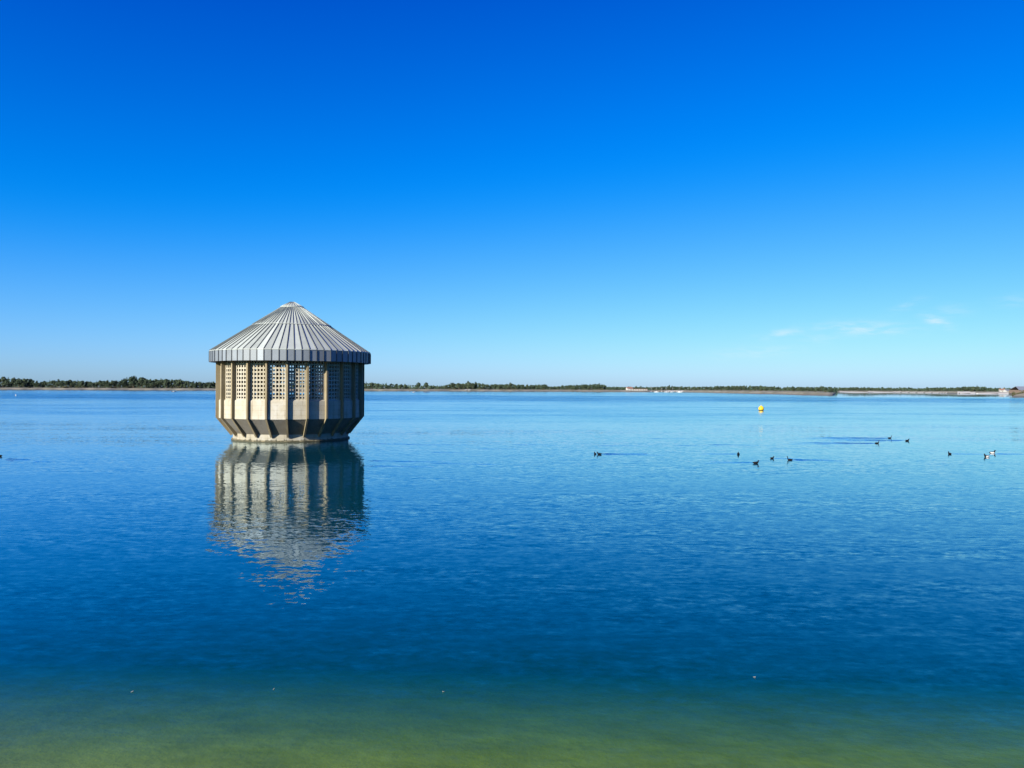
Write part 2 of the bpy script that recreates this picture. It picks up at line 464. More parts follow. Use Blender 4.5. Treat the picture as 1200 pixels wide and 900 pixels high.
def water_sheet():
    mb = MB()
    mb.add([(-4500, 1, 0), (4500, 1, 0), (4500, 4000, 0), (-4500, 4000, 0)], [(0, 1, 2, 3)])
    # low ridges of swimming birds' wakes, part of the lake's surface
    def ridge(p, d, length, h, w, taper=0.25, curve=0.0):
        n = max(6, int(length/0.6)); rows = []
        d = Vector((d[0], d[1], 0)).normalized(); nrm = Vector((-d.y, d.x, 0))
        for i in range(n+1):
            u = i/n
            hh = 1.1*h*min(1, u*8+0.1)*(1-u)**0.6*(0.75+0.25*math.sin(i*1.7))
            ww = w*(0.5+taper*u*2)
            c = Vector((p[0], p[1], 0)) + d*(length*u) + nrm*(curve*u*u + 0.05*math.sin(i*0.9))
            rows.append([c + nrm*(ww*q) + Vector((0, 0, 0.002 + hh*math.exp(-(q*2.2)**2) - (0.004 if abs(q) == 1 else 0)))
                         for q in (-1, -0.6, -0.3, 0, 0.3, 0.6, 1)])
        mb.loft(rows, 0, False, True, closed=False)
    def wake(px, py, side, length, h=0.045, w=0.30, spread=0.16):
        p = on_water(px, py)
        for sgn in (-1, 1):
            ridge((p.x, p.y), (side, sgn*spread), length*(1 if sgn < 0 else 0.8), h, w)
    wake(702, 532, 1, 4.5); wake(926, 539, 1, 3.5); wake(1042, 513.5, -1, 9.5, 0.06); wake(1028, 519.5, -1, 9.0, 0.06)
    wake(1061, 516, -1, 9.0, 0.05); wake(866, 532, -1, 3.0, 0.025); wake(886, 542, -1, 3.5, 0.025)
    wake(1113, 532, 1, 3.0, 0.02); wake(1165, 532, 1, 3.0, 0.03); wake(905, 537, 1, 2.0, 0.02)
    for px, py, ln, hh in ((6, 538.5, 1.6, 0.09), (40, 540.5, 1.2, 0.02)):
        p = on_water(px, py); ridge((p.x, p.y), (1, 0.05), ln, hh, 0.32)
    for px, py, ln, hh in ((430, 540, 3.0, .035), (428, 546, 4.0, .03), (462, 541, 3.5, .025), (505, 543, 4, .02), (470, 521, 5.5, .02),
                           (438, 520, 3.0, .02), (505, 530, 2.5, .02), (560, 526, 3, .018), (600, 521, 4, .016),
                           (760, 514, 6, .02), (830, 521, 5, .025), (790, 522, 3.5, .018), (700, 522, 4.5, .015), (900, 526, 4, .016)):
        p = on_water(px, py); ridge((p.x, p.y), (1, rnd.uniform(-.12, .12)), ln, hh, 0.28)
    o = mb.build('water', M['water'])
    tag(o, 'calm blue lake surface with light ripples', 'water', kind='structure')
    def prism(name, prof, mat, label):
        b = MB(); b.loft([[Vector((x, y, z)) for y, z in prof] for x in (-4500, 4500)])
        tag(b.build(name, mat), label, 'water', kind='structure')
    prism('water_depth', [(9.5, -.03), (59.5, -10.03), (4000, -10.03), (4000, -.03)], M['body'], 'clear blue water below the surface of the open lake')
    prism('shallow_water', [(0, -.033), (0, -10.04), (59.45, -10.04), (9.485, -.033)], M['shallows'], 'green algae tinted water over the shallow bed near the bank')
water_sheet()

# ------------------------------------------------------------------ the tower in the lake
NS = 24
PH0 = R(-3.5)                                     # angle of the first fin from the line of sight
def pol(r, a, z): return Vector((r*math.sin(a), -r*math.cos(a), z))
def ring(r, z, n=NS, ph=PH0): return [pol(r, ph + 2*PI*k/n, z) for k in range(n)]

def shell(mb, outer, inner=None, mi=0):
    """outer, inner: lists of (r, z) from bottom to top; a closed shell of 24 flat sides"""
    prof = outer + (list(reversed(inner)) if inner else [])
    rows = [ring(r, z) for r, z in prof]
    if inner: rows.append(rows[0])
    mb.loft(rows, mi, caps=not inner)

def make_tower():
    root = empty('intake_tower', (-19.5, 68.0, 0), math.atan2(0.276, 0.961))
    root.scale = (0.957, 0.957, 1)
    tag(root, 'round concrete tower with conical grey metal roof standing in the lake', 'tower')
    mb = MB(); shell(mb, [(5.15, -8), (5.15, 0.66)]); mb.build('base', M['base'], root)
    mb = MB()
    shell(mb, [(5.155, -1.0), (5.28, -1.0), (5.28, 0.10), (5.24, 0.14), (5.155, 0.15)]); mb.build('plinth', M['plinth'], root)
    mb = MB(); shell(mb, [(5.12, 0.60), (6.33, 1.92)], [(4.9, 0.9), (5.99, 2.1)]); mb.build('corbel', M['corbel'], root)
    mb = MB(); shell(mb, [(6.35, 1.925), (6.35, 3.40), (6.29, 3.49)], [(5.98, 1.95), (5.98, 3.49)]); mb.build('wall', M['concrete'], root)
    mb = MB(); shell(mb, [(5.92, 3.05), (5.92, 3.28)]); mb.build('floor', M['interior'], root)
    mb = MB(); shell(mb, [(6.30, 6.74), (6.30, 7.45)], [(5.9, 6.74), (5.9, 7.45)]); mb.build('ring_beam', M['concrete'], root)
    # vertical fins, cranked in along the corbel
    fm = MB(); t = 0.078
    prof_o = [(5.30, 0.40), (6.60, 1.98), (6.60, 6.72)]
    prof_i = [(5.06, 0.62), (6.18, 1.96), (6.00, 6.72)]
    for sgn in (1,):
        L, Rr = [], []
        pts = prof_o + list(reversed(prof_i))
        L = [Vector((-t, -r, z)) for r, z in pts]; Rr = [Vector((t, -r, z)) for r, z in pts]
        n = len(pts)
        fm.add(L + Rr, [tuple(range(n-1, -1, -1)) if False else (0, 1, 4, 5), (1, 2, 3, 4),
                        (n+5, n+4, n+1, n), (n+4, n+3, n+2, n+1)] +
               [(i, (i+1) % n, n+(i+1) % n, n+i)[::-1] for i in range(n)])
    fme = fm.mesh('fin', M['fin'])
    # open lattice panels between the fins
    lm = MB()
    half = math.sin(PI/NS)*6.13 - t*0.985
    yl = -6.13*math.cos(PI/NS)
    z0, z1, cols, rows = 3.493, 6.735, 5, 10
    cw = 2*half/cols; rh = (z1-z0)/rows
    bw, bh, dep = 0.090, 0.114, 0.22
    for i in range(cols+1):
        x = -half + cw*i
        wdt = bw if 0 < i < cols else bw*1.3
        x = x + (wdt/2 if i == 0 else -wdt/2 if i == cols else 0)
        lm.box((x, yl, (z0+z1)/2), (wdt, dep, z1-z0))
    xs = [-half + cw*i for i in range(cols+1)]
    for j in range(rows+1):
        z = z0 + rh*j
        z = z + (bh/2 if j == 0 else -bh/2 if j == rows else 0)
        for i in range(cols):
            xa = xs[i] + (bw*1.3 if i == 0 else bw/2); xb = xs[i+1] - (bw*1.3 if i == cols-1 else bw/2)
            lm.box(((xa+xb)/2, yl+0.006, z), (xb-xa, dep-0.02, bh))
    lme = lm.mesh('lattice_panel', M['lattice'])
    for k in range(NS):
        a = PH0 + 2*PI*k/NS
        o = link('fin', fme, root); o.rotation_euler = (0, 0, a)
        o = link('lattice_panel', lme, root); o.rotation_euler = (0, 0, a + PI/NS)
    # roof: cone with standing seams, lapped half way, and a small cap
    E0, E1 = (7.14, 7.58), (0.90, 11.56)
    sl = (E1[1]-E0[1])/(E0[0]-E1[0])
    zc = lambda r: E0[1] + (E0[0]-r)*sl
    rf = MB()
    shell(rf, [(6.9, 7.50), (7.17, 7.56), (7.17, 7.60), (3.5, zc(3.5)+0.02), (3.62, zc(3.62)+0.07), (3.5, zc(3.5)+0.09), (0.85, zc(0.85)+0.07), (0.3, zc(0.85)+0.1)])
    for k in range(72):
        a = PH0 + 2*PI*k/72
        def seam(r0, r1, lift, h, w):
            ca = math.cos(PI/NS)/math.cos(((a-PH0) % (2*PI/NS)) - PI/NS)   # follow the flat facet
            d = Vector((math.sin(a), -math.cos(a), 0)); s = Vector((math.cos(a), math.sin(a), 0))
            up = Vector((0, 0, 1))
            q = []
            for r, hh in ((r0, h), (r1, h)):
                c = d*(r*ca) + up*(zc(r)+lift)
                q.append([c - s*w - up*0.03, c - s*w*0.7 + up*hh, c + s*w*0.7 + up*hh, c + s*w - up*0.03])
            rf.loft(q, 0)
        seam(7.16, 3.58, 0.02, 0.085, 0.026)
        if k % 3 != 1 or True:
            seam(3.55, 1.0, 0.09, 0.06, 0.018 if k % 3 else 0.024)
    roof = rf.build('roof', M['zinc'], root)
    cp = MB()
    za = zc(0.95)
    shell(cp, [(0.80, za-0.02), (1.06, za+0.02), (1.06, za+0.12), (0.42, za+0.44), (0.16, za+0.56), (0.05, za+0.58)])
    for k in range(24):
        a = PH0 + 2*PI*k/24
        cp.tube(pol(1.05, a, za+0.13), pol(0.2, a, za+0.57), 0.022, 0.018, 4)
    cp.build('roof_cap', M['zinc'], roof)
    fa = MB()
    shell(fa, [(7.10, 6.68), (7.14, 6.68), (7.14, 7.553), (7.0, 7.553)], [(6.27, 6.735), (6.9, 7.40)])
    for k in range(72):
        a = PH0 + 2*PI*k/72
        ca = math.cos(PI/NS)/math.cos(((a-PH0) % (2*PI/NS)) - PI/NS)
        d = Vector((math.sin(a), -math.cos(a), 0)); s = Vector((math.cos(a), math.sin(a), 0))
        c = d*(7.14*ca)
        q = []
        for z in (6.675, 7.56):
            u = Vector((0, 0, z))
            q.append([c - s*0.024 - d*0.02 + u, c + s*0.024 - d*0.02 + u, c + s*0.02 + d*0.06 + u, c - s*0.02 + d*0.06 + u])
        fa.loft(q, 0)
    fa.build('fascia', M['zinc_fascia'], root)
make_tower()

# ------------------------------------------------------------------ buoys
M['buoy'] = simple('yellow_buoy_plastic', (0.80, 0.45, 0.006), 0.35, var=0.06)
M['buoy_dark'] = simple('dirty_waterline_rubber', (0.10, 0.08, 0.03), 0.7)
M['white'] = simple('white_paint', (0.55, 0.55, 0.53), 0.5, var=0.05)
M['steel'] = simple('galvanised_steel', (0.45, 0.46, 0.47), 0.4, 0.8)
def sphere_rings(prof, n=24, c=(0, 0)):
    return [[Vector((c[0]+r*math.cos(2*PI*k/n), c[1]+r*math.sin(2*PI*k/n), z)) for k in range(n)] for r, z in prof]
def make_buoy():
    p = on_water(892, 481.2)
    root = empty('mooring_buoy', (p.x, p.y, 0))
    tag(root, 'yellow ball buoy floating far out on the lake', 'buoy')
    rr = 0.56; cz = 0.42
    prof = [(max(0.02, rr*math.cos(a)), cz + rr*math.sin(a)) for a in [R(-88 + 176*i/16) for i in range(17)]]
    mb = MB(); mb.loft(sphere_rings(prof), 0, True, True); mb.build('float', M['buoy'], root)
    mb = MB(); mb.loft(sphere_rings([(rr*0.70, 0.005), (rr*0.80, 0.06), (rr*0.90, 0.17), (rr*0.93, 0.20), (rr*0.90, 0.21)]), 0, False, True)
    mb.build('waterline_band', M['buoy_dark'], root)
    mb = MB(); mb.loft(sphere_rings([(0.17, cz+rr*0.95), (0.15, cz+rr+0.05), (0.06, cz+rr+0.09)], 16), 0, True, True)
    neck = mb.build('neck', M['buoy'], root)
    mb = MB(); n = 14; rows = []
    for i in range(n+1):
        a = 2*PI*i/n; c = Vector((0.09*math.cos(a), 0, cz+rr+0.16+0.09*math.sin(a))); d = Vector((math.cos(a), 0, math.sin(a)))
        rows.append([c + d*(0.018*math.cos(b)) + Vector((0, 0.018*math.sin(b), 0)) for b in [2*PI*k/6 for k in range(6)]])
    mb.loft(rows, 0, False, True); mb.build('lifting_eye', M['steel'], neck)
make_buoy()
def make_marker():
    p = on_water(18.5, 464.0)
    root = empty('marker_buoy', (p.x, p.y, 0)); root.scale = (.6, .6, .6)
    tag(root, 'small white marker buoy off the left shore', 'buoy')
    mb = MB(); mb.loft(sphere_rings([(0.1, -.3), (0.42, -.1), (0.45, .2), (0.30, .5), (0.16, 1.0), (0.12, 1.45), (0.02, 1.5)], 14), 0, True, True)
    mb.build('float', M['white'], root)
    mb = MB(); mb.loft(sphere_rings([(0.455, .0), (0.463, .1), (0.455, .2)], 14), 0, False, True); mb.build('waterline_band', M['buoy_dark'], root)
make_marker()

# ------------------------------------------------------------------ water birds
M['bird'] = simple('black_plumage', (0.007, 0.007, 0.009), 0.7, scale=20)
M['flank'] = simple('white_flank_plumage', (0.5, 0.47, 0.45), 0.7, scale=20)
M['bill'] = simple('pale_bill', (0.20, 0.18, 0.16), 0.5)
M['brownbird'] = simple('brown_plumage', (0.012, 0.010, 0.010), 0.8, scale=20)
for k_ in ('bird', 'brownbird'): M[k_].node_tree.nodes['Principled BSDF'].inputs['Specular IOR Level'].default_value = 0.1
def bird_mesh(kind):
    if kind == 'grebe':     # long upright neck, low body
        path = [(-.25, .06, .015, .012), (-.18, .05, .06, .04), (-.08, .045, .085, .065), (.04, .045, .09, .07), (.13, .06, .065, .06),
                (.17, .11, .036, .04), (.18, .18, .026, .028), (.185, .25, .026, .028), (.20, .29, .034, .034), (.235, .30, .028, .026), (.26, .295, .012, .012)]
    else:
        path = [(-.25, .085, .02, .012), (-.19, .075, .065, .045), (-.10, .06, .105, .08), (.02, .055, .12, .095), (.10, .07, .10, .085),
                (.145, .12, .06, .06), (.165, .17, .042, .045), (.18, .205, .045, .046), (.21, .225, .04, .04), (.24, .22, .018, .018)]
    mb = MB(); rows = []
    for i, (x, z, ry, rz) in enumerate(path):
        a = path[max(0, i-1)]; b = path[min(len(path)-1, i+1)]
        d = Vector((b[0]-a[0], 0, b[1]-a[1])).normalized(); up = Vector((-d.z, 0, d.x))
        rows.append([Vector((x, 0, z)) + Vector((0, ry*math.cos(t), 0)) + up*(rz*math.sin(t)) for t in [2*PI*k/12 for k in range(12)]])
    mb.loft(rows, 0, True, True)
    if kind == 'tufted':
        for i, f in enumerate(mb.f):
            c = sum((Vector(mb.v[k]) for k in f), Vector())/len(f)
            if -0.15 < c.x < 0.10 and abs(c.y) > 0.06 and c.z < 0.115: mb.m[i] = 1
    return mb
bird_me = {k: bird_mesh(k).mesh('body', [M['brownbird'] if k == 'grebe' else M['bird'], M['flank']]) for k in ('coot', 'grebe', 'tufted')}
def bill_mesh(x, z, l):
    mb = MB(); mb.tube((x, 0, z), (x+l, 0, z-0.012), 0.016, 0.004, 8); return mb.mesh('bill', M['bill'])
def eye_mesh(x, y, z):
    out = []
    for s in (-1, 1):
        mb = MB(); mb.tube((x, s*y*0.9, z), (x, s*(y+0.003), z), 0.007, 0.004, 6); out.append(mb.mesh('eye', M['bill']))
    return out
bill_me = {'coot': bill_mesh(.235, .22, .05), 'tufted': bill_mesh(.235, .22, .055), 'grebe': bill_mesh(.255, .295, .07)}
eye_me = {'coot': eye_mesh(.205, .038, .235), 'tufted': eye_mesh(.205, .038, .235), 'grebe': eye_mesh(.225, .028, .305)}
def bird(kind, px, py, heading, label, size=1.0):
    p = on_water(px, py)
    o = link({'coot': 'coot', 'grebe': 'grebe', 'tufted': 'duck'}[kind], bird_me[kind])
    o.location = (p.x, p.y, 0); o.rotation_euler = (0, 0, heading); o.scale = (size*.67,)*3
    link('bill', bill_me[kind], o); 
    for e in eye_me[kind]: link('eye', e, o)
    tag(o, label, 'water bird', 'birds swimming on the lake')
LEFT, RIGHT = PI, 0.0
bird('coot', 697.4, 532.2, R(110), 'tiny dark bird leading a second one, on open water right of the tower', 0.95)
bird('coot', 702.3, 532.6, R(185), 'dark bird close behind another, nearest swimmers to the tower, trailing a short wake', 1.1)
bird('coot', 865.3, 532.6, R(250), 'dark bird swimming toward the bank, directly below the yellow buoy on the left', 1.15)
bird('coot', 885.8, 543.2, R(-8), 'dark bird lowest in the picture of the four below the yellow buoy', 1.2)
bird('coot', 904.8, 537.4, R(15), 'compact dark bird with head tucked between two others below the yellow buoy', 0.95)
bird('grebe', 925.6, 539.2, LEFT, 'slim long necked bird facing left with a wake trailing right', 1.15)
bird('grebe', 1042.6, 513.6, RIGHT, 'slim dark bird facing right, farthest back of three with long parallel wakes', 1.2)
bird('grebe', 1027.8, 519.6, RIGHT, 'slim dark bird facing right, leftmost of three with long parallel wakes', 1.2)
bird('coot', 1063.2, 516.8, RIGHT, 'low dark bird, rightmost of three with long parallel wakes', 1.2)
bird('coot', 1113, 532.3, R(95), 'lone dark bird seen from behind between the wakes and the white sided ducks', 1.1)
bird('tufted', 1156.3, 535.6, R(188), 'white sided black duck facing left, nearer of the pair at right', 1.35)
bird('tufted', 1163.0, 531.2, R(-8), 'white sided black duck facing right, farther of the pair at right', 1.35)
bird('coot', -0.4, 535.0, R(170), 'dark bird cut by the left edge of the picture', 1.15)

M['feather'] = simple('white_feather', (0.28, 0.28, 0.25), 0.8)
for px, py, lb in ((155, 811, 'tiny pale feather afloat, leftmost of those over the green shallows'),
                   (321, 808, 'tiny pale feather afloat in the green shallows below the tower reflection'),
                   (520, 811, 'tiny pale feather afloat in the green shallows near the middle of the bank'),
                   (884, 794, 'tiny pale feather afloat, rightmost of those near the bank')):
    p = on_water(px, py); mb = MB(); rows = []
    for i in range(7):
        u = i/6; w = 0.008*math.sin(PI*(0.12+0.85*u)); x = (u-0.5)*0.04
        rows.append([(x, -w, 0.006+0.01*u*u), (x, 0, 0.010+0.01*u*u), (x, w, 0.006+0.01*u*u), (x, 0, 0.004)])
    mb.loft(rows, 0, True, True)
    o = mb.build('feather', M['feather']); o.location = (p.x, p.y, 0); o.rotation_euler = (0, 0, rnd.uniform(0, 6))
    tag(o, lb, 'feather', 'feathers floating near the bank')

# ------------------------------------------------------------------ trees
def leaf_quad(mb, c, n, s, mi=0):
    a = n.orthogonal().normalized(); b = n.cross(a)
    ang = rnd.uniform(0, PI); u = a*math.cos(ang)+b*math.sin(ang); v = n.cross(u)
    j = lambda: rnd.uniform(0.6, 1.1)
    mb.add([c - u*s*j() - v*s*0.6*j(), c + u*s*j() - v*s*0.5*j(), c + u*s*0.8*j() + v*s*0.6*j(), c - u*s*0.7*j() + v*s*0.6*j()], [(0, 1, 2, 3)], mi)
def crown(mb, lobes, count, size):
    for _ in range(count):
        (cx, cy, cz, rx, rz) = lobes[rnd.randrange(len(lobes))]
        d = Vector((rnd.gauss(0, 1), rnd.gauss(0, 1), rnd.gauss(0, 1))).normalized()
        k = rnd.uniform(0.55, 1.0)**0.6
        c = Vector((cx + d.x*rx*k, cy + d.y*rx*k, cz + d.z*rz*k))
        n = (d + Vector((rnd.gauss(0, .5), rnd.gauss(0, .5), rnd.gauss(0.2, .5)))).normalized()
        leaf_quad(mb, c, n, size*rnd.uniform(0.6, 1.25))
def tree_proto(kind):
    """unit-height tree (about 1 m tall); returns crown and trunk meshes"""
    cr, tr = MB(), MB()
    if kind == 'round':
        lobes = [(rnd.uniform(-.2, .2), rnd.uniform(-.2, .2), rnd.uniform(.42, .78), rnd.uniform(.16, .25), rnd.uniform(.13, .2)) for _ in range(9)]
        lobes += [(0, 0, .82, .17, .16)]
        crown(cr, lobes, 400, .064)
        tr.tube((0, 0, -.03), (0.01, 0, .35), .03, .018)
        for i in range(5):
            a = i*1.26; tr.tube((0, 0, .25+.03*i), (.2*math.cos(a), .2*math.sin(a), .5+.05*i), .014, .004, 6)
    elif kind == 'oval':
        lobes = [(rnd.uniform(-.1, .1), rnd.uniform(-.1, .1), .25+.08*i, .17 if 1 < i < 7 else .11, .13) for i in range(9)]
        crown(cr, lobes, 340, .060)
        tr.tube((0, 0, -.03), (0, 0, .5), .026, .012)
        for i in range(4):
            a = i*1.6; tr.tube((0, 0, .25+.05*i), (.12*math.cos(a), .12*math.sin(a), .42+.07*i), .011, .004, 6)
    elif kind == 'ragged':
        lobes = [(rnd.uniform(-.24, .24), rnd.uniform(-.2, .2), rnd.uniform(.3, .85), rnd.uniform(.08, .17), rnd.uniform(.08, .14)) for _ in range(12)]
        crown(cr, lobes, 320, .060)
        tr.tube((0, 0, -.03), (-.02, 0, .55), .028, .012)
        for i in range(6):
            a = i*1.1; tr.tube((0, 0, .22+.04*i), (.22*math.cos(a), .2*math.sin(a), .42+.06*i), .012, .004, 6)
    elif kind == 'conifer':
        for i in range(11):
            z = .16 + .8*i/10; rr = .19*(1-i/10.6)
            for k in range(int(10+26*(1-i/11))):
                a = rnd.uniform(0, 2*PI); q = rr*rnd.uniform(.35, 1.05)
                leaf_quad(cr, Vector((q*math.cos(a), q*math.sin(a), z - q*.25 + rnd.uniform(-.03, .03))),
                          Vector((math.cos(a)*.5, math.sin(a)*.5, .8)).normalized(), .042*rnd.uniform(.6, 1.2))
        tr.tube((0, 0, -.03), (0, 0, .95), .022, .004)
        for i in range(5):
            a = i*2.4; tr.tube((0, 0, .25+.1*i), (.12*math.cos(a), .12*math.sin(a), .23+.1*i), .007, .003, 5)
    elif kind == 'shrub':
        lobes = [(rnd.uniform(-.5, .5), rnd.uniform(-.4, .4), rnd.uniform(.25, .6), rnd.uniform(.2, .35), rnd.uniform(.2, .35)) for _ in range(7)]
        crown(cr, lobes, 260, .085)
        for i in range(5):
            a = i*1.26; tr.tube((0, 0, -.03), (.3*math.cos(a), .3*math.sin(a), .5), .03, .01, 6)
    mat = {'conifer': M['needle'], 'shrub': M['scrub']}.get(kind, M['leaf'])
    return cr.mesh('crown', mat), tr.mesh('trunk', M['bark'])
PROTO = {k: [tree_proto(k) for _ in range(n)] for k, n in (('round', 4), ('oval', 3), ('ragged', 3), ('conifer', 2), ('shrub', 2))}
TNAME = {'round': 'broadleaf_tree', 'oval': 'broadleaf_tree', 'ragged': 'broadleaf_tree', 'conifer': 'conifer_tree', 'shrub': 'shrub'}
def plant(kind, px, dist, height, label, group=None, wide=1.0):
    p = spot(px, dist); z = ground_z(p.x, p.y)
    root = empty(TNAME[kind], (p.x, p.y, z - 0.1), rnd.uniform(0, 6.28))
    root.scale = (height*wide*rnd.uniform(.9, 1.1), height*wide*rnd.uniform(.9, 1.1), height)
    c, t = PROTO[kind][rnd.randrange(len(PROTO[kind]))]
    link('crown', c, root); link('trunk', t, root)
    tag(root, label, 'shrub' if kind == 'shrub' else 'tree', group)
    return root
def top_z(px, py, dist):
    return EYE.z + (horizon(px)-py)/F*dist

SKY_L = [(-60, 442), (0, 442), (10, 442), (25, 442.8), (35, 443.8), (45, 446.7), (50, 445.5), (60, 446), (70, 445.2), (86, 445), (100, 445.5),
         (105, 447), (112, 447), (122, 445), (138, 446), (145, 444), (152, 442.5), (170, 442.5), (180, 443.5), (185, 442.5), (195, 443.2),
         (210, 444), (218, 446), (230, 447.5), (270, 447.3), (330, 447.5), (400, 447.5), (430, 448), (450, 448.8), (465, 449.7), (475, 449.7), (485, 451.4), (495, 452),
         (504, 452.8), (518, 452.5), (525, 450.4), (530, 448.6), (538, 448.8), (549, 448.2), (562, 448.5), (575, 450), (580, 449.3), (590, 449.8), (598, 448.8),
         (605, 450.6), (612, 450), (620, 451), (628, 450.4), (638, 450.4), (645, 452.8), (655, 452.6), (662, 451.2), (673, 450.6), (684, 450.3), (700, 449.7),
         (706, 450.3), (710, 453), (734, 453.4), (745, 453.2), (757, 454), (772, 452.8), (785, 452.2), (795, 452.9), (822, 453.3), (840, 452.5), (870, 452),
         (900, 452.7), (915, 454), (928, 453.4), (940, 453.6), (976, 453.7), (985, 454.7), (1000, 453.8), (1013, 453.8), (1030, 454.9), (1050, 455.5),
         (1070, 455.5), (1085, 455.3), (1095, 454.3), (1103, 454.2), (1115, 454.8), (1128, 453.4), (1140, 453), (1152, 453.4), (1158, 454.8), (1170, 455.8), (1183, 455.5), (1200, 455)]
ZONES = [(-30, 258, 'in the wood behind the left beach', 1.5), (418, 482, 'in the even row just right of the tower', 1.0),
         (504, 712, 'in the tall wood on the middle of the far shore', 1.2), (757, 818, 'behind the moored sailing boats', 1.3),
         (818, 918, 'in the long level row right of the harbour', 1.15), (918, 977, 'on the low spit under the right half of the sky', 1.2),
         (980, 1120, 'on the faint farthest shore right of the spit', 1.1), (1122, 1183, 'behind the pale sand near the right edge', 0.9)]
ADJ = {'round': 'dark green round headed tree', 'oval': 'dark green tall oval tree', 'ragged': 'dark green uneven loose tree',
       'conifer': 'narrow pointed dark conifer', 'shrub': 'low olive brown bush'}
def shore_of(px):
    return shore_dist(px) + (30 if px < 818 or px > 980 else 70)
for x0, x1, where, dens in ZONES:
    for row in (0, 2):
        px = x0 + rnd.uniform(0, 3)
        while px < x1:
            d = shore_of(px) + (10, 45, 85)[row]
            zt = top_z(px, interp(SKY_L, px), d)
            base = ground_z((px-600)/F*d, d)
            h = (zt-base)*(rnd.uniform(.55, .85), 1, rnd.uniform(.92, 1.13))[row]
            h = max(h, 3.5)
            con = 0.32 if (418 < px < 482 or 1122 < px < 1160) else 0.10
            kind = 'conifer' if rnd.random() < con else rnd.choice(('round', 'round', 'oval', 'ragged'))
            if row == 0 and rnd.random() < .25: kind = 'shrub'; h *= .45
            wide = {'conifer': 1.1, 'oval': 1.15, 'shrub': 1.2}.get(kind, 1.0)
            if h < 8: wide *= 1.35
            plant(kind, px, d, h, ADJ[kind] + ' ' + where, ADJ[kind] + 's ' + where if kind != 'shrub' else 'low bushes ' + where, wide)
            wpx = h*0.80*wide/d*F
            px += max(wpx, 5.6)*rnd.uniform(.8, 1.25)/dens*(0.9 if row else 1.15)
# trees that stand out from their row
for kind, px, py, back, wide, lb in (
        ('round', 157, 439.8, 60, 1.15, 'tallest domed tree of the left wood, rising over its neighbours left of the tower'),
        ('round', 166, 441.3, 45, 1.1, 'broad tree on the right shoulder of the tallest domed tree'),
        ('oval', 147, 443.3, 40, 1.2, 'oval tree on the left shoulder of the tallest domed tree'),
        ('round', 490.3, 447.6, 30, .95, 'left one of two round trees standing alone above low scrub'),
        ('round', 499.3, 447.6, 30, .95, 'right one of two round trees standing alone above low scrub'),
        ('oval', 549, 446.3, 40, 1.1, 'tallest tree of the middle wood, behind the pale roofed shed'),
        ('round', 530, 447.8, 40, 1.0, 'bulky round tree at the left end of the middle wood'),
        ('round', 538, 448.6, 30, .95, 'round tree between the left end and the tallest of the middle wood'),
        ('round', 598, 448, 40, 1.0, 'rounded tree standing above the right part of the middle wood'),
        ('round', 638, 449.8, 30, 1.0, 'rounded tree at the right end of the middle wood before the gap'),
        ('round', 702, 448.9, 40, 1.1, 'tallest round tree left of the harbour house'),
        ('round', 684, 449.8, 35, 1.1, 'wide round tree at the left of the clump by the harbour house'),
        ('oval', 745.5, 452.3, 60, 1.2, 'small tree between the harbour house and the long white hall'),
        ('oval', 751, 452.2, 60, 1.1, 'small tree above the right half of the long white hall'),
        ('oval', 784, 451.2, 40, 1.0, 'dark upright tree above the moored sailing boats'),
        ('round', 929, 452.2, 70, 1.0, 'dark round tree at the right end of the level row'),
        ('round', 962.5, 451.9, 60, 1.0, 'tallest round tree on the low spit'),
        ('round', 951, 453.2, 50, 1.0, 'squat round tree left of the tallest on the spit'),
        ('oval', 972.5, 453.2, 40, 1.0, 'upright tree at the very tip of the low spit'),
        ('round', 1013, 453.3, 30, 1.1, 'dark tree at the right end of the clump on the farthest shore'),
        ('conifer', 1131, 451.9, 40, .9, 'pointed conifer leftmost of the spiky group above the pale sand'),
        ('conifer', 1137, 452.5, 40, .9, 'pointed conifer second from left in the spiky group above the pale sand'),
        ('conifer', 1145, 450.8, 45, .9, 'tallest pointed conifer of the spiky group above the pale sand'),
        ('conifer', 1149.5, 452.0, 40, .9, 'pointed conifer rightmost of the spiky group above the pale sand'),
        ('oval', 1172, 454.3, 40, 1.0, 'upright tree beside the white houses near the right edge')):
    d = shore_of(px) + back
    z = ground_z((px-600)/F*d, d)
    plant(kind, px, d, top_z(px, py, d) - z, lb, None, wide*1.05)

def far_wood():
    mb = MB()
    def belt(x0, x1, step, back, frac, size, ytab=None, fixed=None):
        px = x0
        while px < x1:
            d = (fixed or shore_of(px)) + back + rnd.uniform(-15, 15)
            x = (px-600)/F*d; z = ground_z(x, d) if not fixed else 5.0
            top = z + (top_z(px, (ytab or (lambda q: interp(SKY_L, q)))(px), d) - z)*frac
            n = max(2, int((top-z)/size*1.4))
            for i in range(n):
                leaf_quad(mb, Vector((x + rnd.uniform(-3, 3), d + rnd.uniform(-5, 5), rnd.uniform(z, top))),
                          Vector((rnd.gauss(0, .6), -1, rnd.gauss(.3, .6))).normalized(), size*rnd.uniform(.6, 1.2))
            px += step
    belt(-400, 480, 0.8, 120, .80, 2.2); belt(504, 820, .6, 110, .80, 2.2); belt(820, 977, .6, 120, .88, 1.8)
    belt(482, 506, .7, 60, .9, 1.4); belt(708, 762, .7, 90, .85, 1.5)
    belt(977, 1183, .5, 110, .88, 2.0)
    for (a, b, yy) in ((978, 1000, 454.6), (1025, 1130, 454.9), (500, 520, 452.2), (1150, 1300, 455.2)):
        belt(a, b, .8, 0, 1.0, 4.5, lambda q, yy=yy: yy + .3*math.sin(q*.6), fixed=2600)
    o = mb.build('far_wood', M['leaf'])
    tag(o, 'unbroken dark green mass of the far woods behind the single trees', 'wood', kind='stuff')
far_wood()

